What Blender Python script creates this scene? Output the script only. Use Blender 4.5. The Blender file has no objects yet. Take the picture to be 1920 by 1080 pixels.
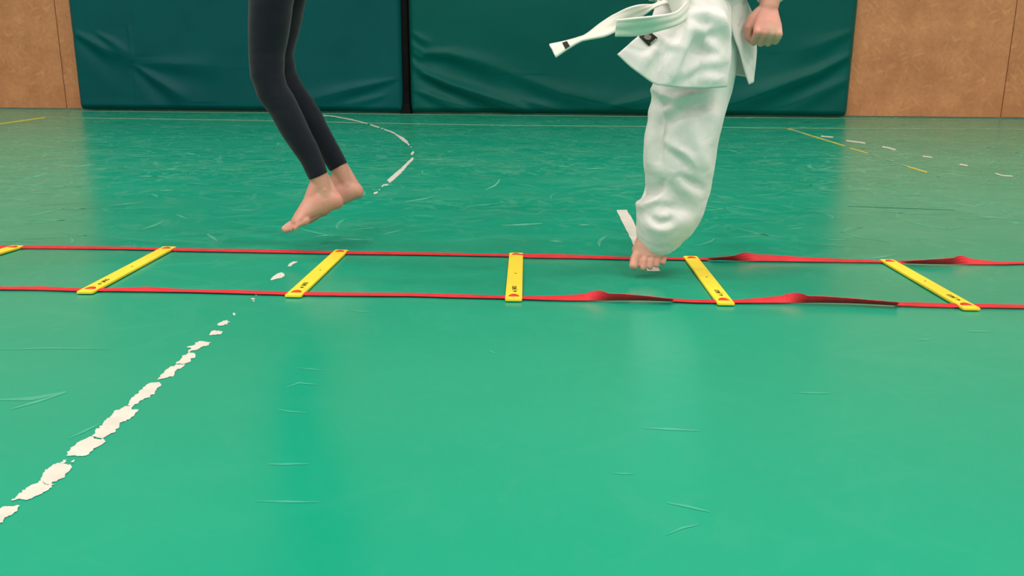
import bpy, bmesh, math, random
import numpy as np
from mathutils import Vector, Matrix, noise
from mathutils.geometry import tessellate_polygon

# ------------------------------------------------------------------ camera
scene = bpy.context.scene
C = scene.collection
F_PX, HORIZON, ROLL, CAM_H = 1650.0, 110.0, 0.0065, 0.48
PITCH = math.atan((540 - HORIZON) / F_PX)
fw = Vector((0, math.cos(PITCH), -math.sin(PITCH)))
up0 = Vector((0, math.sin(PITCH), math.cos(PITCH)))
rt0 = Vector((1, 0, 0))
rt = rt0 * math.cos(ROLL) + up0 * math.sin(ROLL)
up = up0 * math.cos(ROLL) - rt0 * math.sin(ROLL)
cam = bpy.data.objects.new('camera', bpy.data.cameras.new('camera'))
cam.data.sensor_width = 36.0
cam.data.lens = F_PX / 1920 * 36.0
cam.data.clip_start = 0.02
cam.data.clip_end = 200
C.objects.link(cam)
m3 = Matrix((rt, up, -fw)).transposed()
cam.matrix_world = Matrix.Translation((0, 0, CAM_H)) @ m3.to_4x4()
scene.camera = cam

# ------------------------------------------------------------------ world, exposure
w = bpy.data.worlds.new('world'); scene.world = w; w.use_nodes = True
w.node_tree.nodes['Background'].inputs[0].default_value = (0.8, 0.85, 0.9, 1)
w.node_tree.nodes['Background'].inputs[1].default_value = 0.0
vs = scene.view_settings
vs.view_transform = 'Standard'; vs.look = 'None'; vs.gamma = 1.0
vs.use_curve_mapping = False
vs.exposure = 1.70
LAMP_POWER = 22.0        # emission of the ceiling luminaires (built with the ceiling)

# ------------------------------------------------------------------ helpers
def ray(x, y):
    return fw + rt * ((x - 960) / F_PX) - up * ((y - 540) / F_PX)
def G(x, y, z=0.0):
    "floor point (or point at height z) of the measured photograph position"
    d = ray(x, y); t = (z - CAM_H) / d.z
    return Vector((0, 0, CAM_H)) + d * t
def PX(x, y, Y):
    "point at world depth Y"
    d = ray(x, y); return Vector((0, 0, CAM_H)) + d * (Y / d.y)
def V(*a): return Vector(a)

def link(o, parent=None):
    C.objects.link(o)
    if parent is not None: o.parent = parent
    return o
def obj(name, me, mat=None, parent=None, smooth=False):
    o = bpy.data.objects.new(name, me)
    if mat is not None and len(me.materials) == 0: me.materials.append(mat)
    if smooth:
        me.polygons.foreach_set('use_smooth', [True] * len(me.polygons))
    return link(o, parent)
def mesh(name, verts, faces):
    me = bpy.data.meshes.new(name)
    me.from_pydata([tuple(v) for v in verts], [], faces); me.update()
    return me
def thing(name, label, cat, loc=(0, 0, 0), group=None):
    o = bpy.data.objects.new(name, None); o.empty_display_size = 0.1
    o.location = loc; o['label'] = label; o['category'] = cat
    if group: o['group'] = group
    return link(o)
def keep(o, parent):
    "parent without moving (parents carry only a translation)"
    o.parent = parent
    o.matrix_parent_inverse = Matrix.Translation(-Vector(parent.location))
    return o
def bm_mesh(name, bm):
    bmesh.ops.recalc_face_normals(bm, faces=bm.faces)
    me = bpy.data.meshes.new(name); bm.to_mesh(me); bm.free(); return me
def box_mesh(name, x0, x1, y0, y1, z0, z1, bev=0.0, seg=2):
    bm = bmesh.new()
    bmesh.ops.create_cube(bm, size=1, matrix=Matrix.Translation(((x0+x1)/2, (y0+y1)/2, (z0+z1)/2)) @ Matrix.Diagonal((x1-x0, y1-y0, z1-z0, 1)))
    if bev: bmesh.ops.bevel(bm, geom=bm.edges[:], offset=bev, segments=seg, affect='EDGES')
    return bm_mesh(name, bm)

# ------------------------------------------------------------------ materials
def mat(name):
    m = bpy.data.materials.new(name); m.use_nodes = True
    nt = m.node_tree; b = nt.nodes['Principled BSDF']
    return m, nt, b
def N(nt, typ, **kw):
    n = nt.nodes.new(typ)
    for k, v in kw.items():
        if k.startswith('i_'): n.inputs[k[2:].replace('_', ' ')].default_value = v
        else: setattr(n, k, v)
    return n
def L(nt, a, b): nt.links.new(a, b)
def mapping(nt, coord='Object', scale=(1, 1, 1), rot=(0, 0, 0), loc=(0, 0, 0)):
    tc = N(nt, 'ShaderNodeTexCoord'); mp = N(nt, 'ShaderNodeMapping')
    mp.inputs['Scale'].default_value = scale; mp.inputs['Rotation'].default_value = rot; mp.inputs['Location'].default_value = loc
    src = tc.outputs[coord]
    if any(rot):                                   # turn first, then stretch
        m0 = N(nt, 'ShaderNodeMapping'); m0.inputs['Rotation'].default_value = rot
        mp.inputs['Rotation'].default_value = (0, 0, 0)
        L(nt, src, m0.inputs['Vector']); src = m0.outputs[0]
    L(nt, src, mp.inputs['Vector']); return mp.outputs[0]
def noise_tex(nt, vec, scale, detail=3, rough=0.55, dist=0.0):
    n = N(nt, 'ShaderNodeTexNoise'); n.inputs['Scale'].default_value = scale
    n.inputs['Detail'].default_value = detail; n.inputs['Roughness'].default_value = rough
    n.inputs['Distortion'].default_value = dist
    L(nt, vec, n.inputs['Vector']); return n.outputs[0]
def ramp(nt, fac, p0, p1, c0=(0, 0, 0, 1), c1=(1, 1, 1, 1)):
    r = N(nt, 'ShaderNodeValToRGB'); e = r.color_ramp.elements
    e[0].position = p0; e[1].position = p1; e[0].color = c0; e[1].color = c1
    L(nt, fac, r.inputs[0]); return r.outputs[0]
def mixc(nt, fac, a, b):
    m = N(nt, 'ShaderNodeMix', data_type='RGBA')
    if hasattr(fac, 'links') or hasattr(fac, 'is_linked'): L(nt, fac, m.inputs[0])
    else: m.inputs[0].default_value = fac
    for s, v in ((m.inputs[6], a), (m.inputs[7], b)):
        if isinstance(v, tuple): s.default_value = v
        else: L(nt, v, s)
    return m.outputs[2]
def math_(nt, op, a, b=None, c=None, clamp=False):
    m = N(nt, 'ShaderNodeMath', operation=op, use_clamp=clamp)
    for i, v in enumerate((a, b, c)):
        if v is None: continue
        if isinstance(v, (int, float)): m.inputs[i].default_value = v
        else: L(nt, v, m.inputs[i])
    return m.outputs[0]
def bump(nt, b, h, strength, dist):
    n = N(nt, 'ShaderNodeBump'); n.inputs['Strength'].default_value = strength; n.inputs['Distance'].default_value = dist
    L(nt, h, n.inputs['Height']); L(nt, n.outputs[0], b.inputs['Normal'])
def srgb(r, g, b):
    f = lambda c: (c / 255 / 12.92) if c / 255 <= 0.04045 else ((c / 255 + 0.055) / 1.055) ** 2.4
    return (f(r), f(g), f(b), 1)

def simple(name, col, rough=0.6, spec=0.5, noise_amt=0.0, nscale=8, bumps=None, sheen=0.0):
    m, nt, b = mat(name)
    b.inputs['Roughness'].default_value = rough; b.inputs['Specular IOR Level'].default_value = spec
    v = mapping(nt)
    n = noise_tex(nt, v, nscale, 4)
    dark = tuple(c * (1 - noise_amt) for c in col[:3]) + (1,)
    lite = tuple(min(1, c * (1 + noise_amt)) for c in col[:3]) + (1,)
    L(nt, ramp(nt, n, 0.3, 0.7, dark, lite), b.inputs['Base Color'])
    if bumps:
        bump(nt, b, noise_tex(nt, v, bumps[0], 3), bumps[1], bumps[2])
    if sheen: b.inputs['Sheen Weight'].default_value = sheen
    return m

def floor_material():
    m, nt, b = mat('green sports floor')
    v = mapping(nt)
    big = noise_tex(nt, v, 0.7, 3)
    col = ramp(nt, big, 0.3, 0.7, (0.0, 0.312, 0.186, 1), (0.0, 0.355, 0.218, 1))
    # wear: short pale scuffs lying in several directions, denser on the play area towards the wall
    sep = N(nt, 'ShaderNodeSeparateXYZ'); L(nt, v, sep.inputs[0])
    wear = N(nt, 'ShaderNodeMapRange', interpolation_type='SMOOTHSTEP')
    L(nt, sep.outputs['Y'], wear.inputs[0])
    wear.inputs[1].default_value = 1.2; wear.inputs[2].default_value = 4.2; wear.inputs[3].default_value = 0.10; wear.inputs[4].default_value = 1.0
    patch = ramp(nt, noise_tex(nt, v, 1.6, 3), 0.35, 0.65)
    tot = None
    for rot, sc, lo, hi, k in ((4, (1.3, 4.0, 1), 0.45, 0.75, 0.5), (28, (4, 16, 1), 0.54, 0.68, 0.7), (-24, (4, 15, 1), 0.54, 0.68, 0.7), (72, (6, 18, 1), 0.55, 0.68, 0.7), (-60, (8, 20, 1), 0.56, 0.68, 0.7)):
        s = ramp(nt, noise_tex(nt, mapping(nt, scale=sc, rot=(0, 0, math.radians(rot)), loc=(rot, rot * 2, 0)), 1.0, 3, 0.6, 0.3), lo, hi)
        s = math_(nt, 'MULTIPLY', s, k)
        tot = s if tot is None else math_(nt, 'MAXIMUM', tot, s)
    pw = math_(nt, 'MULTIPLY_ADD', patch, 0.6, 0.4)
    sc_ = math_(nt, 'MULTIPLY', math_(nt, 'MULTIPLY', tot, pw), wear.outputs[0])
    col2 = mixc(nt, math_(nt, 'MULTIPLY', sc_, 0.62), col, (0.20, 0.52, 0.37, 1))
    L(nt, col2, b.inputs['Base Color'])
    b.inputs['Specular IOR Level'].default_value = 0.44
    L(nt, math_(nt, 'MULTIPLY_ADD', sc_, 0.05, 0.25), b.inputs['Roughness'])
    return m

def board_material():
    m, nt, b = mat('wood chipboard')
    v = mapping(nt)
    oi = N(nt, 'ShaderNodeObjectInfo')
    base = ramp(nt, noise_tex(nt, v, 3.5, 4), 0.3, 0.7, srgb(180, 115, 74), srgb(208, 139, 94))
    n2 = noise_tex(nt, v, 26, 5, 0.65)
    base = mixc(nt, math_(nt, 'MULTIPLY', ramp(nt, n2, 0.45, 0.75), 0.35), base, srgb(142, 84, 52))
    # glued chips: stretched cells in a few directions
    for rot, sc, c, k in ((20, (9, 40, 34), srgb(226, 160, 110), .3), (-48, (9, 40, 36), srgb(228, 162, 104), .3), (75, (11, 40, 40), srgb(216, 150, 108), .3)):
        vo = N(nt, 'ShaderNodeTexVoronoi', feature='F1'); vo.inputs['Scale'].default_value = 1.0
        L(nt, mapping(nt, scale=sc, rot=(0, math.radians(rot), 0), loc=(rot, 0, 3)), vo.inputs['Vector'])
        sepc = N(nt, 'ShaderNodeSeparateColor'); L(nt, vo.outputs['Color'], sepc.inputs[0])
        pick = math_(nt, 'GREATER_THAN', sepc.outputs[0], 0.86)
        core = ramp(nt, vo.outputs['Distance'], 0.2, 0.55, (1, 1, 1, 1), (0, 0, 0, 1))
        base = mixc(nt, math_(nt, 'MULTIPLY', math_(nt, 'MULTIPLY', pick, core), k), base, c)
    sp = ramp(nt, noise_tex(nt, mapping(nt, scale=(1, 1, .55)), 70, 2), 0.66, 0.74)
    base = mixc(nt, math_(nt, 'MULTIPLY', sp, .55), base, srgb(80, 48, 30))
    hs = N(nt, 'ShaderNodeHueSaturation'); L(nt, base, hs.inputs['Color'])
    L(nt, math_(nt, 'MULTIPLY_ADD', oi.outputs['Random'], 0.16, 0.92), hs.inputs['Value'])
    L(nt, hs.outputs[0], b.inputs['Base Color'])
    b.inputs['Roughness'].default_value = 0.55
    bump(nt, b, n2, 0.15, 0.002)
    return m

def vinyl(name, c0, c1):
    m, nt, b = mat(name)
    v = mapping(nt)
    n = noise_tex(nt, v, 1.3, 4)
    L(nt, ramp(nt, n, 0.3, 0.7, c0, c1), b.inputs['Base Color'])
    b.inputs['Roughness'].default_value = 0.42
    b.inputs['Specular IOR Level'].default_value = 0.14
    bump(nt, b, noise_tex(nt, v, 9, 4), 0.12, 0.01)
    return m

def cloth(name, col, weave=1400, amt=0.06, fold=None):
    m, nt, b = mat(name)
    v = mapping(nt)
    n = noise_tex(nt, v, 18, 4)
    L(nt, ramp(nt, n, 0.3, 0.7, tuple(c * (1 - amt) for c in col[:3]) + (1,), col), b.inputs['Base Color'])
    b.inputs['Roughness'].default_value = 0.9; b.inputs['Specular IOR Level'].default_value = 0.2
    h = noise_tex(nt, v, weave, 1)
    if fold:
        h = math_(nt, 'MULTIPLY_ADD', h, 0.03, noise_tex(nt, v, fold, 3, 0.5, 0.6))
        bump(nt, b, h, 0.5, 0.012)
    else:
        bump(nt, b, h, 0.2, 0.0008)
    b.inputs['Sheen Weight'].default_value = 0.15
    return m

def skin(name, col, red):
    m, nt, b = mat(name)
    v = mapping(nt)
    n = noise_tex(nt, v, 22, 4)
    L(nt, ramp(nt, n, 0.35, 0.68, col, red), b.inputs['Base Color'])
    b.inputs['Roughness'].default_value = 0.55
    b.inputs['Subsurface Weight'].default_value = 0.12
    b.inputs['Subsurface Radius'].default_value = (0.012, 0.005, 0.003)
    b.inputs['Subsurface Scale'].default_value = 0.6
    bump(nt, b, noise_tex(nt, v, 160, 3), 0.12, 0.001)
    return m

M_FLOOR = floor_material()
M_BOARD = board_material()
M_MATL = vinyl('teal green vinyl', srgb(0, 76, 81), srgb(0, 86, 89))
M_MATR = vinyl('green vinyl', srgb(0, 82, 77), srgb(0, 91, 85))
M_PLASTER = simple('light plaster', (0.66, 0.66, 0.64, 1), 0.85, 0.2, 0.04, 2, (60, .1, .003))
M_CEIL = simple('white ceiling', (0.78, 0.78, 0.76, 1), 0.9, 0.2, 0.02, 2)
M_BLACK = simple('plain black', (0.003, 0.003, 0.004, 1), 0.7, 0.1, 0.2, 6)
M_WHITE_LINE = simple('white court paint', (0.68, 0.645, 0.58, 1), 0.5, 0.4, 0.10, 24)
M_PALE_LINE = simple('faded yellow court paint', (0.20, 0.42, 0.27, 1), 0.5, 0.4, 0.2, 10)
M_YEL_LINE = simple('yellow court paint', (0.55, 0.50, 0.08, 1), 0.5, 0.4, 0.15, 14)
M_SCUFF = simple('pale scuff', (0.10, 0.45, 0.30, 1), 0.45, 0.4, 0.15, 30)
M_SCUFF_FAINT = simple('faint scuff', (0.06, 0.40, 0.26, 1), 0.35, 0.45, 0.2, 9)
M_SCUFF_SOFT = simple('soft scuff', (0.05, 0.40, 0.262, 1), 0.26, 0.5, 0.08, 30)
M_SEAM = simple('dark floor seam', (0.01, 0.16, 0.09, 1), 0.5, 0.4, 0.1, 10)
M_RUNG = simple('yellow plastic', (0.97, 0.74, 0.05, 1), 0.42, 0.4, 0.03, 30)
M_STRAP = simple('red nylon webbing', (0.70, 0.022, 0.035, 1), 0.6, 0.35, 0.12, 40, (900, .3, .0006))
M_LOOP = simple('red strap loop', (0.72, 0.04, 0.02, 1), 0.6, 0.3, 0.1, 60)
M_PRINT = simple('black print', (0.02, 0.018, 0.012, 1), 0.6, 0.2, 0.1, 40)
M_LEG = cloth('dark navy knit', (0.009, 0.0115, 0.021, 1), 1600, 0.25)
M_TOP = cloth('charcoal jersey', (0.05, 0.055, 0.06, 1), 1600, 0.1)
M_GI = cloth('white cotton', (0.82, 0.785, 0.775, 1), 1300, 0.03, 14)
M_BELT = cloth('white belt cotton', (0.82, 0.79, 0.73, 1), 900, 0.05)
M_SKIN = skin('skin', (0.68, 0.35, 0.265, 1), (0.72, 0.285, 0.23, 1))
M_HAIR = simple('brown hair', (0.05, 0.03, 0.018, 1), 0.5, 0.4, 0.3, 40)
M_EYE = simple('eye white', (0.8, 0.8, 0.78, 1), 0.2, 0.5, 0.02, 10)
M_IRIS = simple('dark iris', (0.03, 0.02, 0.012, 1), 0.15, 0.5, 0.1, 10)
M_LIP = simple('lip', (0.50, 0.16, 0.13, 1), 0.45, 0.4, 0.05, 30)
M_NAIL = simple('nail', (0.74, 0.46, 0.38, 1), 0.3, 0.5, 0.03, 30)
M_PATCH_GREY = simple('grey woven emblem', (0.20, 0.19, 0.17, 1), 0.8, 0.2, 0.1, 60)
M_PATCH_LIGHT = simple('pale woven bars', (0.5, 0.5, 0.46, 1), 0.8, 0.2, 0.1, 60)
M_METAL = simple('white painted metal', (0.7, 0.7, 0.7, 1), 0.5, 0.4, 0.02, 5)
m_lamp, nt_, b_ = mat('luminaire diffuser')
b_.inputs['Emission Color'].default_value = (1.0, 0.84, 0.80, 1)
b_.inputs['Emission Strength'].default_value = LAMP_POWER
M_LAMP = m_lamp

# ------------------------------------------------------------------ room shell
pa, pb = G(148, 206), G(1588, 220)
u = (pb - pa).normalized(); nrm = Vector((u.y, -u.x, 0))         # nrm points from the wall to the camera
ang = math.atan2(u.y, u.x)
O = pa + u * ((-pa).dot(u))                                        # wall base point straight ahead
ROOM = Matrix.Translation(O) @ Matrix.Rotation(ang, 4, 'Z')        # local: x along wall, -y into the room, z up
def W(s, t, z): return ROOM @ Vector((s, -t, z))
def wall_st(x, y, t=0.0):
    "wall coordinates (s, z) of a photograph position on the plane t in front of the wall"
    d = ray(x, y); p0 = Vector((0, 0, CAM_H)); q = O + nrm * t
    k = (q - p0).dot(nrm) / d.dot(nrm); p = p0 + d * k
    return (p - O).dot(u), p.z
S0, S1, T1, ZC = -12.0, 12.0, 18.0, 7.0
def struct(name, me, m, parent=None, label=None):
    o = obj(name, me, m, parent)
    if parent is None: o.matrix_world = ROOM
    o['kind'] = 'structure'
    if label: o['label'] = label
    return o
# the floor keeps world axes
fl = bpy.data.objects.new('floor', mesh('floor', [W(S0, -0.2, 0), W(S1, -0.2, 0), W(S1, T1, 0), W(S0, T1, 0), W(S0, -0.2, -0.1), W(S1, -0.2, -0.1), W(S1, T1, -0.1), W(S0, T1, -0.1)],
     [(3, 2, 1, 0), (4, 5, 6, 7), (0, 1, 5, 4), (1, 2, 6, 5), (2, 3, 7, 6), (3, 0, 4, 7)]))
link(fl); fl.data.materials.append(M_FLOOR); fl['kind'] = 'structure'
fl['label'] = 'glossy green sports hall floor with worn court lines'
wall_back = struct('wall_back', box_mesh('wall_back', S0, S1, 0.02, 0.2, 0, ZC), M_PLASTER, label='rear sports hall wall clad in chipboard panels')
struct('wall_left', box_mesh('wall_left', S0 - 0.2, S0, -T1, 0.2, 0, ZC), M_PLASTER)
struct('wall_right', box_mesh('wall_right', S1, S1 + 0.2, -T1, 0.2, 0, ZC), M_PLASTER)
struct('wall_front', box_mesh('wall_front', S0, S1, -T1 - 0.2, -T1, 0, ZC), M_PLASTER)
ceil = struct('ceiling', box_mesh('ceiling', S0 - .2, S1 + .2, -T1 - .2, 0.2, ZC, ZC + 0.2), M_CEIL)

# chipboard panels
sL, _ = wall_st(125, 201); sR, _ = wall_st(1876, 221)
PW = (sR - sL) / 6
bme = box_mesh('panel', 0.003, PW - 0.003, 0.0, 0.02, 0.012, 3.5, 0.002, 1)
k = 0
s = sL
while s - PW > S0: s -= PW
while s + PW < S1:
    o = obj('panel', bme, M_BOARD, wall_back); o.location = (s, 0, 0); s += PW

# ceiling luminaires
lam_frame = box_mesh('lamp_housing', -0.85, 0.85, -0.22, 0.22, 0.0, 0.10, 0.01)
lam_diff = mesh('diffuser', [(-0.80, -0.18, -0.004), (-0.80, 0.18, -0.004), (0.80, 0.18, -0.004), (0.80, -0.18, -0.004)], [(0, 1, 2, 3)])   # shines downwards
for j, t in enumerate((5.0, 8.2, 11.4, 14.6)):
    for i, s in enumerate((-8.4, -2.8, 2.8, 8.4)):
        t_ = thing('ceiling_lamp_offscreen', 'long white ceiling luminaire hung under the hall ceiling', 'lamp', W(s, t, ZC - 0.10), 'ceiling luminaires in rows')
        t_.rotation_euler = (0, 0, ang)
        obj('lamp_housing', lam_frame, M_METAL, t_); obj('diffuser_offscreen', lam_diff, M_LAMP, t_)

# ------------------------------------------------------------------ court markings (paint on the floor)
rnd = random.Random(5)
def jag(pts, step, amt):
    out = []
    n = len(pts)
    for i in range(n):
        a, b = Vector(pts[i]), Vector(pts[(i + 1) % n])
        m = max(1, int((b - a).length / step))
        for k in range(m):
            p = a.lerp(b, k / m)
            j = amt * (0.4 if k == 0 else 1)
            out.append((p.x + rnd.uniform(-j, j) * 1.5, p.y + rnd.uniform(-j, j) * 0.6))
    return out
def paint(name, polys, m, z=0.0008, label=None):
    verts, faces = [], []
    for poly in polys:
        base = len(verts)
        ps = [G(x, y) + Vector((0, 0, z)) for x, y in poly]
        verts += ps
        for tri in tessellate_polygon([ps]):
            faces.append([base + i for i in tri])
    me = mesh(name, verts, faces)
    bm = bmesh.new(); bm.from_mesh(me)
    for f in bm.faces:
        f.normal_update()
        if f.normal.z < 0: f.normal_flip()
    bm.to_mesh(me); bm.free()
    o = obj(name, me, m); o.parent = fl
    if label: o['label'] = label
    return o
def conv(pts, ox, oy, s): return [(ox + x / s, oy + y / s) for x, y in pts]
def strip(pts, ws):
    "a line traced as centre points with widths (in pixels) -> outline"
    n = len(pts); Lf, Rt = [], []
    if isinstance(ws, (int, float)): ws = [ws] * n
    for i in range(n):
        a = Vector(pts[max(0, i - 1)]); b = Vector(pts[min(n - 1, i + 1)])
        d = (b - a).normalized(); q = Vector((-d.y, d.x)) * ws[i] / 2
        p = Vector(pts[i]); Lf.append(tuple(p + q)); Rt.append(tuple(p - q))
    return Lf + Rt[::-1]

fore = [
 [(-30, 1060), (-30, 1000), (0, 975), (25, 962), (90, 960), (75, 985), (40, 1005), (15, 1025), (-10, 1050)],
 [(52, 938), (90, 905), (120, 880), (160, 862), (185, 848), (205, 870), (245, 862), (200, 898), (160, 918), (120, 935), (85, 930)],
 [(178, 842), (190, 815), (230, 785), (265, 772), (310, 780), (318, 792), (295, 815), (275, 840), (240, 855), (205, 868), (195, 868)],
 [(265, 775), (280, 758), (297, 755), (280, 775)], [(310, 768), (328, 757), (325, 770)],
 [(292, 740), (310, 710), (345, 680), (400, 655), (415, 665), (455, 668), (465, 678), (445, 695), (410, 715), (380, 740), (350, 742)],
 [(405, 656), (420, 635), (450, 600), (500, 550), (545, 525), (590, 520), (580, 535), (615, 535), (595, 560), (570, 580), (530, 595), (525, 615), (500, 640), (470, 655), (455, 665), (425, 660)],
 [(565, 518), (575, 490), (610, 465), (640, 435), (665, 418), (700, 415), (712, 432), (690, 450), (680, 470), (650, 485), (615, 500), (590, 520)],
 [(692, 405), (715, 380), (745, 352), (770, 340), (815, 338), (800, 352), (775, 365), (770, 380), (765, 392), (745, 390), (720, 400)],
 [(775, 335), (795, 315), (800, 300), (830, 285), (860, 292), (862, 305), (840, 312), (840, 325), (815, 335)],
 [(820, 260), (850, 255), (870, 240), (890, 235), (930, 240), (910, 258), (885, 262), (855, 275), (835, 288), (828, 283), (845, 265)],
 [(918, 210), (925, 198), (945, 188), (980, 192), (975, 205), (945, 208)],
 [(958, 165), (970, 153), (1000, 143), (1015, 150), (1000, 162), (970, 168)],
 [(1025, 120), (1028, 110), (1037, 112), (1033, 122)],
 [(1105, 45), (1125, 45), (1120, 52), (1105, 52)], [(1108, 58), (1122, 56), (1118, 62)], [(1120, 28), (1150, 27), (1145, 32), (1122, 33)]]
polys = [jag(conv(p, 0, 540, 2.348), 3.2, 1.9) for p in fore]
polys += [jag(conv(p, 480, 430, 3.43), 4, 0.7) for p in (
 [(203, 240), (215, 222), (240, 208), (268, 208), (262, 215), (240, 225), (222, 240)],
 [(93, 325), (110, 305), (140, 285), (165, 278), (180, 285), (185, 300), (165, 315), (135, 320), (100, 330)])]
paint('court_line', polys, M_WHITE_LINE, label='worn white court line broken into patches')
arc = [((([(240, 88), (350, 97), (460, 118), (560, 138), (640, 158), (695, 172)]), 11)), ([(725, 182), (770, 198), (815, 212)], 13), ([(835, 220), (858, 226)], 8),
 ([(865, 232), (930, 252), (990, 282)], 12), ([(985, 283), (1050, 325), (1100, 365)], [14, 32, 26]), ([(1100, 365), (1120, 393)], 13), ([(1135, 405), (1143, 415)], 8),
 ([(1165, 458), (1150, 472), (1140, 488)], 22), ([(1160, 520), (1110, 570), (1060, 625), (1000, 680), (910, 760)], [22, 28, 34, 40, 44]), ([(905, 792), (860, 795), (840, 812)], 14),
 ([(822, 836), (815, 845)], 8), ([(800, 868), (780, 875), (762, 880)], 18)]
paint('court_line', [jag(conv(strip(p, w_), 560, 200, 5.4), 3, 0.45) for p, w_ in arc], M_WHITE_LINE, label='worn white curved court line')
paint('court_line', [jag([(1156, 394), (1176, 394), (1190, 421), (1207, 452), (1238, 509), (1214, 509), (1191, 465), (1172, 427)], 6, 0.8)], M_WHITE_LINE, label='short white line end under the bare foot')
yl = [([(440, 132), (620, 187), (810, 245)], 8), ([(840, 258), (950, 290)], 7), ([(1195, 371), (1240, 385), (1318, 408)], 9)]
paint('court_line', [jag(conv(strip(p, w_), 1340, 200, 3.31), 5, 0.3) for p, w_ in yl], M_YEL_LINE, label='slanting yellow court line')
yw = [([(975, 300), (1020, 312)], 6), ([(1065, 328), (1110, 340)], 5), ([(1165, 362), (1195, 371)], 6), ([(1380, 430), (1405, 433)], 5), ([(485, 148), (545, 163)], 6)]
paint('court_line', [conv(strip(p, w_), 1340, 200, 3.31) for p, w_ in yw], M_PALE_LINE, z=0.0012, label='faded bits of the slanting court line')
wd = [([(660, 184), (735, 190)], 8), ([(815, 211), (935, 227)], 9), ([(1040, 250), (1075, 255), (1122, 268)], 9), ([(1290, 309), (1350, 315)], 7), ([(1520, 358), (1570, 367)], 8), ([(1740, 414), (1785, 428), (1850, 432)], 6)]
paint('court_line', [jag(conv(strip(p, w_), 1340, 200, 3.31), 6, 0.3) for p, w_ in wd], M_WHITE_LINE, label='worn white dashes in a row')
paint('court_line', [strip([(-40, 239), (0, 232.5), (85, 220.5)], 2.6)], M_YEL_LINE, label='yellow court line near the left chipboard')
paint('court_line', [strip([(85, 220.5), (240, 222.5), (480, 226), (700, 231), (960, 235.5), (1200, 237), (1440, 240), (1700, 241.5), (1990, 243.5)], 1.5)], M_PALE_LINE, label='thin pale court line along the wall')
me = mesh('court_line', [W(-9, 0.14, 0.0009), W(9, 0.14, 0.0009), W(9, 0.23, 0.0009), W(-9, 0.23, 0.0009)], [(3, 2, 1, 0)])
o = obj('court_line', me, M_PALE_LINE); o.parent = fl; o['label'] = 'pale strip at the foot of the wall'

# individual scuffs
sc = [([(40, 338), (90, 325)], 2.2), ([(60, 350), (128, 350), (170, 349.5)], 1.2), ([(135, 313), (180, 309)], 2), ([(910, 356), (928, 348), (935, 341), (937, 335)], 3), ([(940, 423), (985, 421), (1017, 419)], 3),
 ([(785, 299), (830, 299.5), (865, 301)], 1.4), ([(760, 378), (790, 374), (812, 369)], 2), ([(890, 385), (920, 384)], 1.6), ([(1030, 452), (1055, 453)], 2.2), ([(1085, 422), (1105, 421)], 2), ([(1045, 311), (1070, 313)], 1.6),
 ([(1100, 317), (1135, 315)], 1.5), ([(1185, 331), (1205, 329)], 1.5), ([(0, 750), (60, 748), (125, 735)], 7), ([(20, 768), (70, 753), (122, 737)], 5), ([(130, 822), (160, 808), (187, 795)], 4), ([(520, 768), (545, 772), (575, 774)], 3),
 ([(650, 582), (700, 586)], 2), ([(0, 656), (90, 653), (200, 655)], 2.5), ([(1250, 943), (1290, 950), (1330, 960)], 5), ([(1250, 1003), (1280, 990), (1312, 984)], 4), ([(1205, 803), (1260, 805), (1310, 808)], 4), ([(916, 658), (928, 662)], 3),
 ([(1150, 888), (1190, 889)], 3), ([(1720, 637), (1750, 636)], 3), ([(1490, 736), (1560, 738)], 3), ([(500, 871), (580, 870)], 4), ([(480, 940), (600, 942)], 4), ([(1810, 621), (1860, 622)], 3), ([(535, 728), (560, 718), (600, 722)], 3), ([(560, 690), (610, 695)], 2.5),
 ([(640, 448), (700, 450)], 2), ([(590, 443), (630, 441)], 1.6), ([(1830, 406), (1890, 409)], 1.8), ([(1890, 417), (1920, 419)], 2), ([(1680, 397), (1684, 408)], 2), ([(1555, 408), (1575, 408)], 1.8), ([(1395, 222), (1420, 221)], 1.4), ([(1360, 239), (1450, 241)], 1.4),
 ([(1620, 487), (1680, 478)], 2.2), ([(300, 318), (340, 317)], 1.5), ([(350, 288), (368, 290)], 2), ([(200, 386), (270, 379)], 1.4), ([(330, 402), (350, 410)], 2), ([(260, 331), (300, 330)], 1.8), ([(300, 357), (325, 357)], 1.6), ([(430, 393), (480, 394)], 1.2)]
polys, fore_sc = [], []
for p, w_ in sc:
    soft = p[0][1] > 560
    ws = [w_] * len(p); ws[0] *= 0.3; ws[-1] *= 0.3
    if len(p) == 2: p = [p[0], ((p[0][0] + p[1][0]) / 2, (p[0][1] + p[1][1]) / 2), p[1]]; ws = [w_ * .3, w_, w_ * .3]
    (fore_sc if soft else polys).append(jag(strip(p, ws), 12, 0.25))
o = paint('scuff_marks', polys, M_SCUFF, z=0.0004); o['kind'] = 'stuff'
o = paint('scuff_marks', fore_sc, M_SCUFF_SOFT, z=0.0004); o['kind'] = 'stuff'
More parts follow.
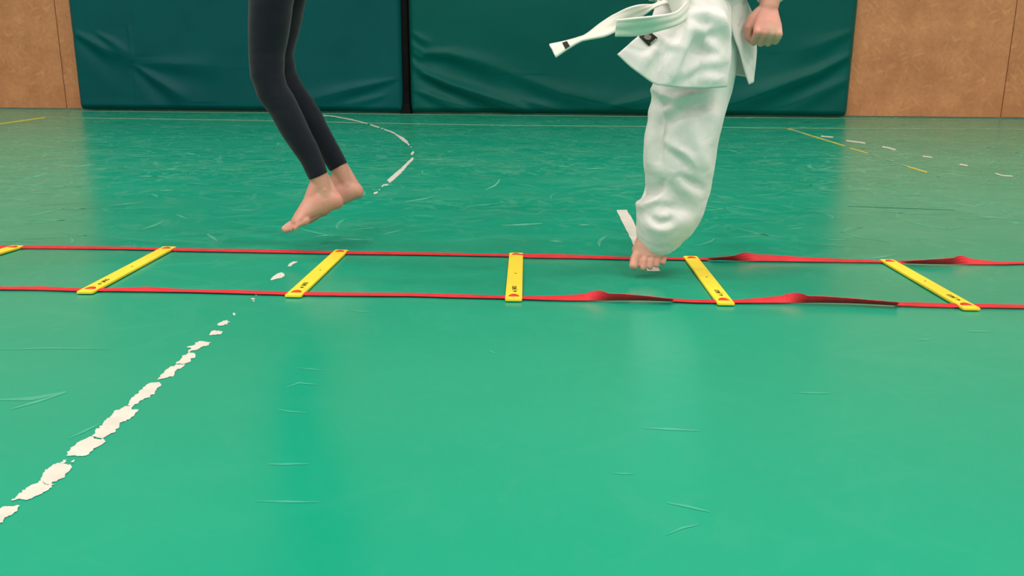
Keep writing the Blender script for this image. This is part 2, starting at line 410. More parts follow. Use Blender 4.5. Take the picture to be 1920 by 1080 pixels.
# many more faint rubber scuffs on the play area towards the wall
verts, faces = [], []
rs = random.Random(21)
for k in range(420):
    y = 2.3 + 5.4 * rs.random() ** 1.1; x = rs.uniform(-0.62, 0.62) * y
    if abs(y) > O.y + u.y / u.x * x - 0.5: continue
    a = rs.gauss(0, 0.7); l = rs.uniform(0.04, 0.24) * (0.6 + y * 0.12); wd_ = rs.uniform(0.003, 0.010) * (0.1 + y * 0.24); c = rs.uniform(-1, 1) * 0.12
    b0 = len(verts); m_ = 5
    for i in range(m_ + 1):
        f = i / m_ - 0.5; w2 = wd_ * (1 - (2 * f) ** 2) + 0.0004
        cx = x + math.cos(a) * f * l - math.sin(a) * c * l * (4 * f * f); cy = y + math.sin(a) * f * l + math.cos(a) * c * l * (4 * f * f)
        verts += [(cx + math.sin(a) * w2, cy - math.cos(a) * w2, 0.0004), (cx - math.sin(a) * w2, cy + math.cos(a) * w2, 0.0004)]
    faces += [(b0 + 2 * i, b0 + 2 * i + 2, b0 + 2 * i + 3, b0 + 2 * i + 1) for i in range(m_)]
o = obj('scuff_marks', mesh('scuff_marks', verts, faces), M_SCUFF_FAINT, fl); o['kind'] = 'stuff'
paint('floor_seam', [strip([(1590, 387), (1680, 390), (1790, 394)], [0.8, 1.6, 0.6])], M_SEAM, z=0.0004)

# ------------------------------------------------------------------ wall mats
def seg_dist(px, pz, poly):
    "distance to a polyline + parameter along it (numpy)"
    best = np.full(px.shape, 1e9); par = np.zeros(px.shape); sgn = np.zeros(px.shape); acc = 0
    tot = sum(math.dist(poly[i], poly[i + 1]) for i in range(len(poly) - 1))
    for i in range(len(poly) - 1):
        ax, az = poly[i]; bx, bz = poly[i + 1]; l = math.dist(poly[i], poly[i + 1])
        t = np.clip(((px - ax) * (bx - ax) + (pz - az) * (bz - az)) / (l * l), 0, 1)
        dx = px - (ax + t * (bx - ax)); dz = pz - (az + t * (bz - az)); d = np.hypot(dx, dz)
        m = d < best
        best = np.where(m, d, best); par = np.where(m, (acc + t * l) / tot, par); sgn = np.where(m, np.sign(dz), sgn); acc += l
    return best, par, sgn
MAT_H, MAT_T = 2.0, 0.09
def make_mat(name, label, s0, s1, folds, m, slant=0.0):
    nx, nz = 260, 130
    x = np.linspace(s0, s1, nx); z = 0.012 + (MAT_H - 0.012) * np.linspace(0, 1, nz) ** 1.5
    X, Z = np.meshgrid(x, z)
    D = np.full(X.shape, MAT_T)
    # soft padding: rounded borders
    e = np.minimum(np.minimum(X - s0, s1 - X), np.minimum(Z - 0.012, MAT_H - Z))
    D -= 0.045 * (1 - np.clip(e / 0.05, 0, 1)) ** 2
    for poly, wd_, amp in folds:
        pts = [wall_st(px_, py_, MAT_T) for px_, py_ in poly]
        d, t, sg = seg_dist(X, Z, pts)
        w_ = wd_ * (0.45 + 1.2 * t)
        env = np.clip(np.sin(np.pi * np.clip(t * 0.94 + 0.03, 0, 1)), 0, 1) ** 0.6
        D += 0.8 * amp * env * (np.exp(-(d / w_) ** 2) - 0.75 * np.exp(-((d - 1.7 * w_) / (1.5 * w_)) ** 2) * (sg < 0))
    for i in range(nz):
        for j in range(nx):
            v = noise.noise(Vector((X[i, j] * 1.1, Z[i, j] * 1.6, 3.1 + s0))) * 0.012 + noise.noise(Vector((X[i, j] * 4, Z[i, j] * 5, 7.7))) * 0.0025
            D[i, j] += v * min(1, e[i, j] / 0.1)
    # rounded lower corners
    verts, faces = [], []
    for i in range(nz):
        for j in range(nx):
            xx = X[i, j]; zz = Z[i, j]; r = 0.05
            h = zz - 0.012
            cut = (r - math.sqrt(max(0, r * r - (r - h) ** 2))) * 0.6 if h < r else 0
            c = (xx - (s0 + s1) / 2) / ((s1 - s0) / 2)
            xx -= cut * (max(0, abs(c) - 0.97) / 0.03) * math.copysign(1, c)
            verts.append((xx, -D[i, j], zz))
    for i in range(nz - 1):
        for j in range(nx - 1):
            a = i * nx + j; faces.append((a, a + 1, a + nx + 1, a + nx))
    nb = len(verts)                                    # back face ring
    ring = [j for j in range(nx)] + [i * nx + nx - 1 for i in range(1, nz)] + [(nz - 1) * nx + j for j in range(nx - 2, -1, -1)] + [i * nx for i in range(nz - 2, 0, -1)]
    for i in ring: verts.append((verts[i][0], -0.004, verts[i][2]))
    n = len(ring)
    for i in range(n):
        faces.append((ring[(i + 1) % n], ring[i], nb + i, nb + (i + 1) % n))
    faces.append([nb + i for i in range(n)])
    base = W((s0 + s1) / 2, 0, 0)
    t_ = thing(name, label, 'mat', base); t_.rotation_euler = (0, 0, ang)
    me = mesh('mat_cover', [(v[0] - (s0 + s1) / 2, v[1], v[2]) for v in verts], faces)
    o = obj('mat_cover', me, m, t_, True)
    return t_
sA = wall_st(147, 200, MAT_T)[0]; sB = wall_st(755.5, 200, MAT_T)[0]; sC = wall_st(769.5, 200, MAT_T)[0]; sD = wall_st(1590, 212, MAT_T)[0]
matL = make_mat('wall_mat', 'large teal vinyl wall mat with a vertical crease beside the left chipboard', sA, sB, [
    ([(140, 62), (190, 90), (240, 112)], 0.05, 0.030), ([(180, 62), (215, 82), (243, 105)], 0.035, 0.022), ([(255, 125), (300, 155), (355, 192)], 0.05, 0.032), ([(260, 118), (330, 122), (420, 128)], 0.06, 0.018),
    ([(737, 150), (660, 168), (560, 195)], 0.05, 0.026), ([(720, 180), (660, 195), (600, 205)], 0.04, 0.014), ([(236, -40), (240, 50), (248, 115), (256, 185)], 0.012, 0.010), ([(330, 20), (332, 80)], 0.03, 0.006)], M_MATL)
matR = make_mat('wall_mat', 'large green vinyl wall mat with sagging folds between black strip and right chipboard', sC, sD, [
    ([(774, 118), (795, 138), (840, 158), (900, 178), (1000, 211)], 0.055, 0.050), ([(772, 84), (795, 100), (840, 102), (890, 115), (960, 140)], 0.06, 0.034), ([(772, 60), (790, 74), (810, 84)], 0.03, 0.018),
    ([(772, 96), (786, 108), (796, 113)], 0.025, 0.016), ([(785, 172), (830, 188), (885, 204)], 0.05, 0.026), ([(990, 190), (1030, 203), (1060, 210)], 0.05, 0.022), ([(960, 140), (1050, 175), (1180, 205), (1300, 212)], 0.10, 0.030),
    ([(1592, 105), (1530, 138), (1470, 160), (1390, 190), (1330, 207)], 0.075, 0.045), ([(1595, 60), (1540, 85), (1490, 100)], 0.06, 0.018), ([(1590, 150), (1500, 190), (1430, 212)], 0.07, 0.02), ([(1140, 200), (1195, 190), (1240, 178)], 0.05, 0.02)], M_MATR)
# plain black strip set into the space between the mats, wider at the bottom
bm = bmesh.new()
c0 = wall_st(762.5, 205, 0.05)[0]
prof = [(0.0, 0.050, 0.105), (0.012, 0.047, 0.10), (0.035, 0.038, 0.085), (0.09, 0.032, 0.07), (0.2, 0.031, 0.062), (2.0, 0.028, 0.062)]
rows = []
for z, hw, d in prof:
    rows.append([bm.verts.new((x, y, z)) for x, y in ((-hw, -0.003), (-hw, -d + .01), (-hw + .008, -d), (hw - .008, -d), (hw, -d + .01), (hw, -0.003))])
for a, b in zip(rows, rows[1:]):
    for i in range(6): bm.faces.new((a[i], a[(i + 1) % 6], b[(i + 1) % 6], b[i]))
bm.faces.new(rows[0]); bm.faces.new(rows[-1])
o = obj('upright_strip', bm_mesh('upright_strip', bm), M_BLACK); o.matrix_world = Matrix.Translation(W(c0, 0, 0)) @ Matrix.Rotation(ang, 4, 'Z')
o['label'] = 'narrow black upright strip with flared foot between the two wall mats'; o['category'] = 'post'

# ------------------------------------------------------------------ agility ladder
ladder = thing('agility_ladder', 'agility ladder of yellow rungs on two twisted red straps lying on the green floor', 'agility ladder', G(965, 520))
RW, RL, RT = 0.0345, 0.455, 0.0045
RZ = 0.0022
def rung_mesh():
    bm = bmesh.new()
    bmesh.ops.create_cube(bm, size=1, matrix=Matrix.Diagonal((RW, RL, RT, 1)))
    ve = [e for e in bm.edges if abs(e.verts[0].co.z - e.verts[1].co.z) > 1e-4]
    bmesh.ops.bevel(bm, geom=ve, offset=0.002, segments=2, affect='EDGES')
    te = [e for e in bm.edges if e.verts[0].co.z > 0 and e.verts[1].co.z > 0 and len(e.link_faces) == 2 and e.calc_face_angle(0) > 0.5]
    bmesh.ops.bevel(bm, geom=te, offset=0.0007, segments=2, affect='EDGES')
    return bm_mesh('rung', bm)
def loop_mesh():
    "red webbing bulging through a D shaped slot: flat side at -y"
    bm = bmesh.new(); n = 16
    rings = []
    for k, (sc_, z) in enumerate(((1, -0.0006), (1, 0.0004), (0.75, 0.0016), (0.4, 0.0022))):
        r = []
        for i in range(n + 1):
            a = math.pi * i / n
            r.append(bm.verts.new((0.0112 * math.cos(a) * sc_, (0.019 * math.sin(a) - 0.008) * sc_, z)))
        rings.append(r)
    for a, b in zip(rings, rings[1:]):
        for i in range(n + 1): bm.faces.new((a[i], a[(i + 1) % (n + 1)], b[(i + 1) % (n + 1)], b[i]))
    bm.faces.new(rings[-1]); bm.faces.new(rings[0][::-1])
    return bm_mesh('strap_loop', bm)
def text_mesh(txt, size):
    cu = bpy.data.curves.new('t', 'FONT'); cu.body = txt; cu.size = size; cu.align_x = 'CENTER'; cu.align_y = 'CENTER'; cu.extrude = 0.0001; cu.offset = size * 0.02
    to = bpy.data.objects.new('t', cu); C.objects.link(to)
    dg = bpy.context.evaluated_depsgraph_get()
    me = bpy.data.meshes.new_from_object(to.evaluated_get(dg)); me.name = 'print'
    bpy.data.objects.remove(to); bpy.data.curves.remove(cu)
    return me
me_rung, me_loop = rung_mesh(), loop_mesh()
me_txt = text_mesh('JAKO', 0.0135); me_txt.materials.clear()
# the small swoosh mark beside the word
mk = [(-0.006, -0.001), (-0.001, -0.004), (0.004, -0.0045), (0.0055, -0.001), (0.003, 0.0005), (0.006, 0.0045), (0.001, 0.003), (-0.002, 0.0005)]
me_mark = mesh('print_mark', [(x, y, 0.0001) for x, y in mk], [list(range(len(mk)))])
bmh = bmesh.new(); bmesh.ops.create_cone(bmh, cap_ends=True, segments=14, radius1=0.0024, radius2=0.0024, depth=0.0006); me_hole = bm_mesh('centre_hole', bmh)
rungs = [((35, 460), (-238, 540.5)), ((318, 462), (158, 547)), ((641, 468), (549, 553.5)), ((968, 473.5), (963, 561)), ((1294, 479.8), (1362, 568.5)), ((1662, 486), (1823, 578)), ((2062, 493.5), (2335, 588))]
for a, b in rungs:
    p, q = G(*a, RZ + RT), G(*b, RZ + RT)
    mid = (p + q) / 2; d = p - q
    r = obj('rung', me_rung, M_RUNG); r.location = (mid.x, mid.y, RZ + RT / 2); r.rotation_euler = (0, 0, math.atan2(-d.x, d.y))
    r.scale = (1, d.length / RL, 1)
    keep(r, ladder)
    for yy in (RL / 2 - 0.020, -RL / 2 + 0.030):
        l = obj('strap_loop', me_loop, M_LOOP, r, True); l.location = (0, yy, RT / 2)
    t = obj('print', me_txt, M_PRINT, r); t.location = (0.0005, -RL / 2 + 0.094, RT / 2 + 0.0003); t.rotation_euler = (0, 0, math.pi / 2)
    t.scale = (0.95, 1, 1)
    t = obj('print_mark', me_mark, M_PRINT, r); t.location = (0.001, -RL / 2 + 0.064, RT / 2 + 0.0003); t.rotation_euler = (0, 0, math.pi / 2)
    t = obj('centre_hole', me_hole, M_PRINT, r); t.location = (0.001, 0, RT / 2 + 0.0001)
# straps: (x, upper edge y, lower edge y) traced along the webbing
near = [(-240, 533, 538.5), (-120, 535, 541), (0, 538, 543), (70, 537.5, 543.7), (140, 541.5, 546), (190, 541.5, 546), (230, 540, 546.5), (270, 538, 547), (310, 541, 547.5), (350, 543.5, 548), (410, 544, 549.5), (480, 546, 551.5), (533, 547.5, 553), (570, 548, 554), (660, 549, 555), (770, 549.5, 555.6), (850, 552, 558),
 (945, 555, 560), (985, 556, 561.3), (1030, 555.5, 563), (1070, 553.5, 564), (1110, 550, 564.3), (1160, 551, 563.6), (1210, 555.5, 563.8), (1260, 561, 565.5), (1300, 562.5, 567.5), (1340, 562.8, 568.2), (1380, 562.5, 568.2), (1410, 561, 568.2), (1445, 557, 568.4), (1480, 554, 568.4), (1540, 556, 567.8), (1600, 560.5, 569), (1660, 566, 572), (1685, 568, 573.4), (1720, 567.5, 575), (1790, 569.5, 577), (1845, 570, 577), (1920, 572, 578), (2050, 575, 581), (2330, 582, 588)]
far = [(-240, 457, 461), (0, 461, 466), (60, 461, 466), (160, 462.5, 467), (240, 463.5, 468), (290, 465.5, 469), (335, 466, 471), (480, 468, 473.5), (620, 471.7, 476), (655, 471.6, 476.6), (770, 473.2, 478), (950, 477, 481), (985, 476.8, 483.3), (1030, 476.6, 484.2), (1100, 479, 485), (1170, 482.2, 486.8), (1255, 482.8, 487), (1300, 484, 488), (1325, 484.5, 488.2), (1360, 481.5, 488), (1390, 477.2, 489.8), (1440, 477.6, 490.2), (1500, 482, 491), (1590, 486.6, 492), (1640, 488.6, 492.4), (1690, 490, 494), (1740, 487, 495.6), (1795, 483.2, 496), (1815, 484, 496.2), (1850, 488.5, 496.4), (1890, 492, 496), (1920, 491.4, 495), (2060, 495, 500)]
SW = 0.0205
def strap(sections, twists=()):
    xs = np.array([s_[0] for s_ in sections], float); us = np.array([s_[1] for s_ in sections], float); ls = np.array([s_[2] for s_ in sections], float)
    X = np.arange(xs[0], xs[-1], 7.0)
    def smooth(a):
        y = np.interp(X, xs, a); k = np.array([1, 2, 3, 2, 1]) / 9.0
        yp = np.pad(y, 2, mode='edge'); return np.convolve(yp, k, 'valid')
    Uu, Ll = smooth(us), smooth(ls)
    verts, faces = [], []
    for x, uy, ly in zip(X, Uu, Ll):
        lo = G(x, ly - 0.6, 0.0035)
        kf = (ly - (HORIZON + (x - 960) * ROLL)) / lo.y            # pixels per metre going back along the floor
        ks = kf * lo.y / CAM_H * 0.97                                # pixels per metre going up
        h = ly - uy
        # choose the tilt of the webbing that gives its traced height
        best = min(range(0, 91, 2), key=lambda a: abs(SW * (math.cos(math.radians(a)) * kf + math.sin(math.radians(a)) * ks) - h))
        a = math.radians(best)
        for x0, x1, opening in twists:                                        # stretches where the webbing rolls over and shows its underside
            if x0 < x < x1:
                kt = min(1, ((x1 - x) if opening else (x - x0)) / 40.0)
                b2 = min(range(90, 160, 2), key=lambda q: abs(SW * (math.cos(math.radians(q)) * kf + math.sin(math.radians(q)) * ks) - h))
                a = a + kt * (math.radians(b2) - a)
        dv = Vector((0, math.cos(a), math.sin(a)))
        cv = Vector((0, -math.sin(a), math.cos(a)))
        th = 0.0012
        row = []
        for f_, bow in ((0, 0), (0.33, .0012), (0.66, .0012), (1, 0)):
            row.append(lo + dv * SW * f_ + cv * (bow + th / 2))
        for f_, bow in ((1, 0), (0.66, .0012), (0.33, .0012), (0, 0)):
            row.append(lo + dv * SW * f_ + cv * (bow - th / 2))
        verts += row
    for i in range(len(X) - 1):
        for j in range(8):
            a, b = i * 8 + j, i * 8 + (j + 1) % 8
            faces.append((a, b, b + 8, a + 8))
    faces.append(list(range(8))[::-1]); n = len(verts); faces.append(list(range(n - 8, n)))
    me = mesh('strap', verts, faces)
    bm = bmesh.new(); bm.from_mesh(me); bmesh.ops.recalc_face_normals(bm, faces=bm.faces); bm.to_mesh(me); bm.free()
    return keep(obj('strap', me, M_STRAP), ladder)
strap(near, ((1100, 1262, False), (1470, 1684, False))); strap(far, ((1330, 1420, True), (1697, 1822, True)))

# ------------------------------------------------------------------ body building
def tube(path, radii, side=None, n=20, cap=True):
    "closed tube through path; radii = number or (along side, across)"
    P = [Vector(p) for p in path]; verts, faces = [], []
    R = [(r, r) if isinstance(r, (int, float)) else r for r in radii]
    m = len(P); frames = []
    for i in range(m):
        t = (P[min(m - 1, i + 1)] - P[max(0, i - 1)]).normalized()
        s = Vector(side) if side is not None else (Vector((1, 0, 0)) if abs(t.x) < 0.9 else Vector((0, 1, 0)))
        s = (s - t * s.dot(t)).normalized(); frames.append((t, s, t.cross(s)))
    rings = []
    if cap:
        t, s, b = frames[0]
        for k in (0.15, 0.55, 0.85): a = math.asin(k); rings.append((P[0] - t * min(R[0]) * math.cos(a) * 0.9, s, b, R[0][0] * k, R[0][1] * k))
    for i in range(m): rings.append((P[i], frames[i][1], frames[i][2], R[i][0], R[i][1]))
    if cap:
        t, s, b = frames[-1]
        for k in (0.85, 0.55, 0.15): a = math.asin(k); rings.append((P[-1] + t * min(R[-1]) * math.cos(a) * 0.9, s, b, R[-1][0] * k, R[-1][1] * k))
    for c, s, b, ra, rb in rings:
        for i in range(n):
            a = 2 * math.pi * i / n
            verts.append(c + s * (ra * math.cos(a)) + b * (rb * math.sin(a)))
    for k in range(len(rings) - 1):
        for i in range(n):
            faces.append((k * n + i, k * n + (i + 1) % n, (k + 1) * n + (i + 1) % n, (k + 1) * n + i))
    faces.append(list(range(n))[::-1]); q = (len(rings) - 1) * n; faces.append([q + i for i in range(n)])
    return verts, faces
def ball(c, r, basis=None):
    r = (r, r, r) if isinstance(r, (int, float)) else r
    bm = bmesh.new(); bmesh.ops.create_uvsphere(bm, u_segments=20, v_segments=12, radius=1)
    B = basis.to_3x3() if basis is not None else Matrix.Identity(3)
    bm.verts.index_update()
    verts = [Vector(c) + B @ Vector((v.co.x * r[0], v.co.y * r[1], v.co.z * r[2])) for v in bm.verts]
    faces = [[v.index for v in f.verts] for f in bm.faces]; bm.free()
    return verts, faces
def fix(part):
    "outward normals for a closed part"
    me = mesh('tmp', *part); bm = bmesh.new(); bm.from_mesh(me); bmesh.ops.recalc_face_normals(bm, faces=bm.faces)
    bm.verts.index_update()
    r = ([v.co.copy() for v in bm.verts], [[v.index for v in f.verts] for f in bm.faces]); bm.free(); bpy.data.meshes.remove(me); return r
def union(name, parts, voxel, it=4, fac=0.5):
    verts, faces = [], []
    for p in parts:
        v, f = fix(p); b = len(verts); verts += v; faces += [[i + b for i in q] for q in f]
    me = mesh(name, verts, faces); o = bpy.data.objects.new('tmp', me); C.objects.link(o)
    r = o.modifiers.new('r', 'REMESH'); r.mode = 'VOXEL'; r.voxel_size = voxel; r.use_smooth_shade = True
    if it: s = o.modifiers.new('s', 'SMOOTH'); s.iterations = it; s.factor = fac
    dg = bpy.context.evaluated_depsgraph_get(); dg.update()
    out = bpy.data.meshes.new_from_object(o.evaluated_get(dg)); out.name = name
    bpy.data.objects.remove(o); bpy.data.meshes.remove(me)
    return out
def displace(me, fn):
    n = len(me.vertices); co = np.empty(n * 3); me.vertices.foreach_get('co', co)
    no = np.empty(n * 3); me.vertex_normals.foreach_get('vector', no)
    co = co.reshape(-1, 3); no = no.reshape(-1, 3)
    for i in range(n):
        d = fn(Vector(co[i]))
        if d: co[i] += no[i] * d
    me.vertices.foreach_set('co', co.ravel()); me.update()
def frame(origin, x, z):
    "matrix with local x along x, local z close to z"
    x = Vector(x).normalized(); z = Vector(z); z = (z - x * z.dot(x)).normalized(); y = z.cross(x)
    return Matrix.Translation(origin) @ Matrix((x, y, z)).transposed().to_4x4()
def xf(M_, part): return [M_ @ Vector(v) for v in part[0]], part[1]

def foot_parts(M_, Lf, side, spread=0.0, bend=0.0, wide=1.12, tall=1.15):
    """foot in units of its length: heel x=0, toe tip x=1, sole z=0, side=+1 puts the big toe at +y; returns parts + nail spots"""
    S = Matrix.Diagonal((Lf, Lf * side * wide, Lf * tall, 1)); T = M_ @ S
    sd = (0, 1, 0)
    parts = []
    A = lambda pts, rad: parts.append(tube(pts, rad, sd))
    A([(.115, 0, .125), (.20, 0, .165), (.32, .005, .195), (.45, .012, .185), (.58, .012, .148), (.70, .008, .108), (.78, .0, .082)],
      [(.105, .12), (.118, .155), (.12, .175), (.135, .15), (.162, .112), (.182, .088), (.175, .066)])
    A([(.19, 0, .62), (.20, 0, .45), (.21, 0, .32), (.22, 0, .22)], [(.105, .12), (.105, .12), (.118, .125), (.12, .12)])
    A([(.22, 0, .42), (.34, .01, .33), (.50, .02, .22), (.62, .02, .15)], [(.10, .10), (.10, .10), (.105, .08), (.11, .06)])
    A([(.10, 0, .55), (.09, 0, .38), (.10, 0, .2)], [(.05, .06), (.05, .06), (.08, .08)])
    parts.append(ball((.115, 0, .12), (.115, .108, .118)))
    parts.append(ball((.22, .095, .335), (.04, .035, .045))); parts.append(ball((.20, -.095, .300), (.04, .035, .045)))
    parts.append(ball((.70, .13, .075), (.085, .075, .07))); parts.append(ball((.66, -.105, .062), (.09, .07, .055)))
    toes = [((.72, .125 + spread * .2, .075), (.86, .138 + spread * .7, .068), (.955, .135 + spread, .055), .056, .050), ((.76, .04, .078), (.88, .048, .080), (.955, .048, .040), .037, .033), ((.755, -.025, .073), (.865, -.025, .074), (.925, -.024, .036), .034, .030),
            ((.735, -.085, .066), (.83, -.088, .066), (.882, -.086, .033), .033, .029), ((.69, -.14, .058), (.775, -.15, .056), (.825, -.148, .031), .034, .030)]
    nails = []
    for a, b, c, r0, r1 in toes:
        b = (b[0], b[1], b[2] + bend); c = (c[0], c[1], c[2] + bend * 1.5)
        parts.append(tube([a, b, c], [r0, r0 * .96, r1], sd, 14))
        nails.append((T @ Vector((c[0] + r1 * .15, c[1], c[2] + r1 * .92)), r1 * Lf))
    return [xf(T, p) for p in parts], nails

def fist_parts(M_, s, side):
    T = M_ @ Matrix.Diagonal((s, s * side, s, 1)); sd = (0, 1, 0); parts = []
    parts.append(tube([(-.03, 0, 0), (0, 0, 0), (.02, .001, 0), (.045, .001, .001), (.066, 0, .001)], [(.023, .017), (.022, .0165), (.028, .017), (.034, .0175), (.0355, .015)], sd))
    for y, k in ((.0265, .98), (.0090, 1.0), (-.0085, .97), (-.0250, .9)):
        parts.append(tube([(.062, y, .004), (.0745, y, -.001), (.0765 * k + .004, y, -.028 * k), (.062, y * .95, -.040 * k), (.044, y * .92, -.034), (.040, y * .9, -.02)], [.0092, .0093, .0086, .0084, .008, .0075], sd, 14))
        parts.append(ball((.071, y, .0045), .0098))
    parts.append(tube([(.006, .018, -.006), (.026, .036, -.012), (.047, .043, -.018), (.064, .038, -.031), (.070, .022, -.042)], [.014, .0135, .0115, .0105, .009], (0, 0, 1), 14))
    parts.append(ball((.03, .02, -.012), (.028, .018, .014)))
    return [xf(T, p) for p in parts]

def head_parts(c, h, fwd):
    "head of height h centred at c looking along fwd"
    M_ = frame(c, fwd, (0, 0, 1)); s = h
    P = []
    P.append(ball((-.04, 0, .10), (.44, .36, .40))); P.append(ball((.10, 0, -.10), (.30, .29, .36))); P.append(ball((.16, 0, -.30), (.20, .20, .18)))
    P.append(tube([(.36, 0, .06), (.42, 0, -.04), (.45, 0, -.10)], [.035, .045, .06], (0, 1, 0), 12))
    for y in (-1, 1):
        P.append(ball((.40, .055 * y, -.115), .035)); P.append(ball((-.04, .36 * y, -.02), (.075, .04, .12))); P.append(ball((.27, .17 * y, -.10), (.10, .10, .10)))
        P.append(tube([(.33, .24 * y, .10), (.37, .13 * y, .13), (.38, .05 * y, .11)], [.04, .045, .04], (0, 0, 1), 10))
    P.append(tube([(.33, -.08, -.235), (.365, 0, -.23), (.33, .08, -.235)], [.022, .03, .022], (0, 0, 1), 10))
    S = M_ @ Matrix.Diagonal((s, s, s, 1))
    return [xf(S, p) for p in P], S
def head_extras(person, S, hair_m, long_hair):
    for y in (-1, 1):
        e = keep(obj('eye', mesh('eye', *ball(S @ Vector((.315, .135 * y, .035)), .055 * S.to_scale().x)), M_EYE, None, True), person)
        i_ = obj('iris', mesh('iris', *ball(S @ Vector((.352, .135 * y, .035)), .026 * S.to_scale().x)), M_IRIS, None, True); i_.parent = e
        i_.matrix_parent_inverse = Matrix.Translation(-Vector(e.location))
        keep(obj('eyebrow', mesh('eyebrow', *[list(a) for a in xf(S, tube([(.36, .06 * y, .155), (.37, .14 * y, .175), (.335, .23 * y, .15)], [.014, .016, .008], (0, 0, 1), 8))]), hair_m, None, True), person)
    keep(obj('lips', mesh('lips', *xf(S, tube([(.345, -.075, -.225), (.385, -.02, -.222), (.385, .02, -.222), (.345, .075, -.225)], [(.012, .01), (.026, .014), (.026, .014), (.012, .01)], (0, 0, 1), 10))), M_LIP, None, True), person)
    hp = [ball((-.09, 0, .17), (.44, .385, .37)), ball((-.22, 0, -.02), (.27, .36, .32))]
    for y in (-1, 1): hp.append(tube([(.20, .20 * y, .40), (.16, .345 * y, .18), (.02, .375 * y, .0)], [.09, .06, .03], (1, 0, 0), 12))
    if long_hair:
        hp.append(ball((-.50, 0, .18), (.13, .12, .12)))
        hp.append(tube([(-.52, 0, .15), (-.66, 0, -.05), (-.66, 0, -.4), (-.6, 0, -.75), (-.56, 0, -.95)], [(.10, .10), (.14, .12), (.14, .11), (.10, .08), (.03, .03)], (0, 1, 0)))
    me = union('hair', [xf(S, p) for p in hp], 0.006, 3)
    keep(obj('hair', me, hair_m), person)

# ------------------------------------------------------------------ jumping person in leggings
YN, YF = 2.20, 2.32
legN = [(536, -150, 56), (524, -90, 49), (513, -40, 44), (508, 0, 40.5), (504, 50, 37.5), (500, 100, 32.5), (500.5, 140, 31.5), (510, 170, 30.5), (531, 202, 28.5), (544, 227, 28), (566, 267, 24.5), (582, 296, 21.5), (597.5, 330, 20)]
offF = [25, 25, 25, 25, 22, 19, 25, 31, 35, 35.5, 35, 36, 37]
legF = [(x + o_, y - (0 if y < 200 else (y - 200) * 0.13), r * 0.955) for (x, y, r), o_ in zip(legN, offF)]
KPX = F_PX / (2.2 * math.cos(PITCH))
def leg_path(l, Y):
    return [PX(x, y, Y) for x, y, r in l], [r / (F_PX / (Y * math.cos(PITCH))) for x, y, r in l]
pN, rN = leg_path(legN, YN); pF, rF = leg_path(legF, YF)
hipc = (pN[0] + pF[0]) / 2
girl = thing('person', 'barefoot person in tight dark navy leggings jumping above the red strap', 'person', (hipc.x, hipc.y, 0))
fwdg = Vector((-1, -0.12, 0)).normalized(); latg = Vector((0, -1, 0))
pel = hipc + Vector((0.0, 0, 0.06))
waist = hipc + Vector((-0.005, 0, 0.16)); chest = hipc + Vector((-0.02, 0, 0.32)); shl = hipc + Vector((-0.02, 0, 0.42)); neck = hipc + Vector((-0.035, 0, 0.49))
headc = hipc + Vector((-0.06, 0, 0.60))
parts = []
for p_, r_ in ((pN, rN), (pF, rF)):
    parts.append(tube(p_, [r * 0.82 for r in r_], (0, 1, 0)))
parts.append(tube([hipc - V(0, 0, .03), pel, waist, chest, shl], [(.115, .085), (.12, .085), (.10, .07), (.118, .08), (.10, .06)], (0, 1, 0)))
parts.append(tube([shl + V(0, -.13, -.02), shl + V(0, -.06, .02), shl + V(0, .06, .02), shl + V(0, .13, -.02)], [.042, .045, .045, .042], (1, 0, 0)))
parts.append(tube([shl, neck, headc - V(0, 0, .05)], [.05, .042, .045], (0, 1, 0)))
hp, HS = head_parts(headc, 0.21, fwdg)
parts += hp
arms = []
for sy in (-1, 1):
    s_ = shl + V(0, .145 * sy, -.02); e_ = s_ + V(0.05, .05 * sy, -.20); w_ = e_ + V(-.16, -.02 * sy, .04)
    parts.append(tube([s_, (s_ + e_) / 2, e_, e_ * .45 + w_ * .55, w_], [.04, .036, .030, .029, .021], (0, 1, 0)))
    parts += fist_parts(frame(w_, (w_ - e_), (-.2, .9 * sy, .4)), 0.9, 1 if sy < 0 else -1)
    arms.append((s_, e_))
nails = []
LF = 0.172
# feet: sole line traced heel -> toes; the foot leads down and a little towards the camera
def place_foot(heel_px, toe_px, Y, dY, side, Lf, roll_):
    h = PX(*heel_px, Y); t = PX(*toe_px, Y + dY); d = (t - h).normalized()
    M_ = frame(h, d, roll_)
    pr, nl_ = foot_parts(M_, Lf, side)
    return pr, nl_, M_ @ Vector((.21 * Lf, 0, .34 * Lf))
fp, nl, anN = place_foot((650, 385), (536, 440), YN + 0.018, -0.055, -1, LF, (-0.5, -0.06, 0.85)); parts += fp; nails += nl
fp, nl, anF = place_foot((688, 366), (578, 422), YF + 0.015, -0.045, 1, LF, (-0.5, 0.0, 0.85)); parts += fp; nails += nl
for p_, r_, an in ((pN, rN, anN), (pF, rF, anF)):
    parts.append(tube([p_[-2], p_[-1], p_[-1].lerp(an, .55), an], [r_[-2] * .84, r_[-1] * 0.84, r_[-1] * 0.86, r_[-1] * .86], (0, 1, 0)))
me = union('body', parts, 0.0025, 6)
keep(obj('body', me, M_SKIN), girl)
for c, r in nails:
    pass
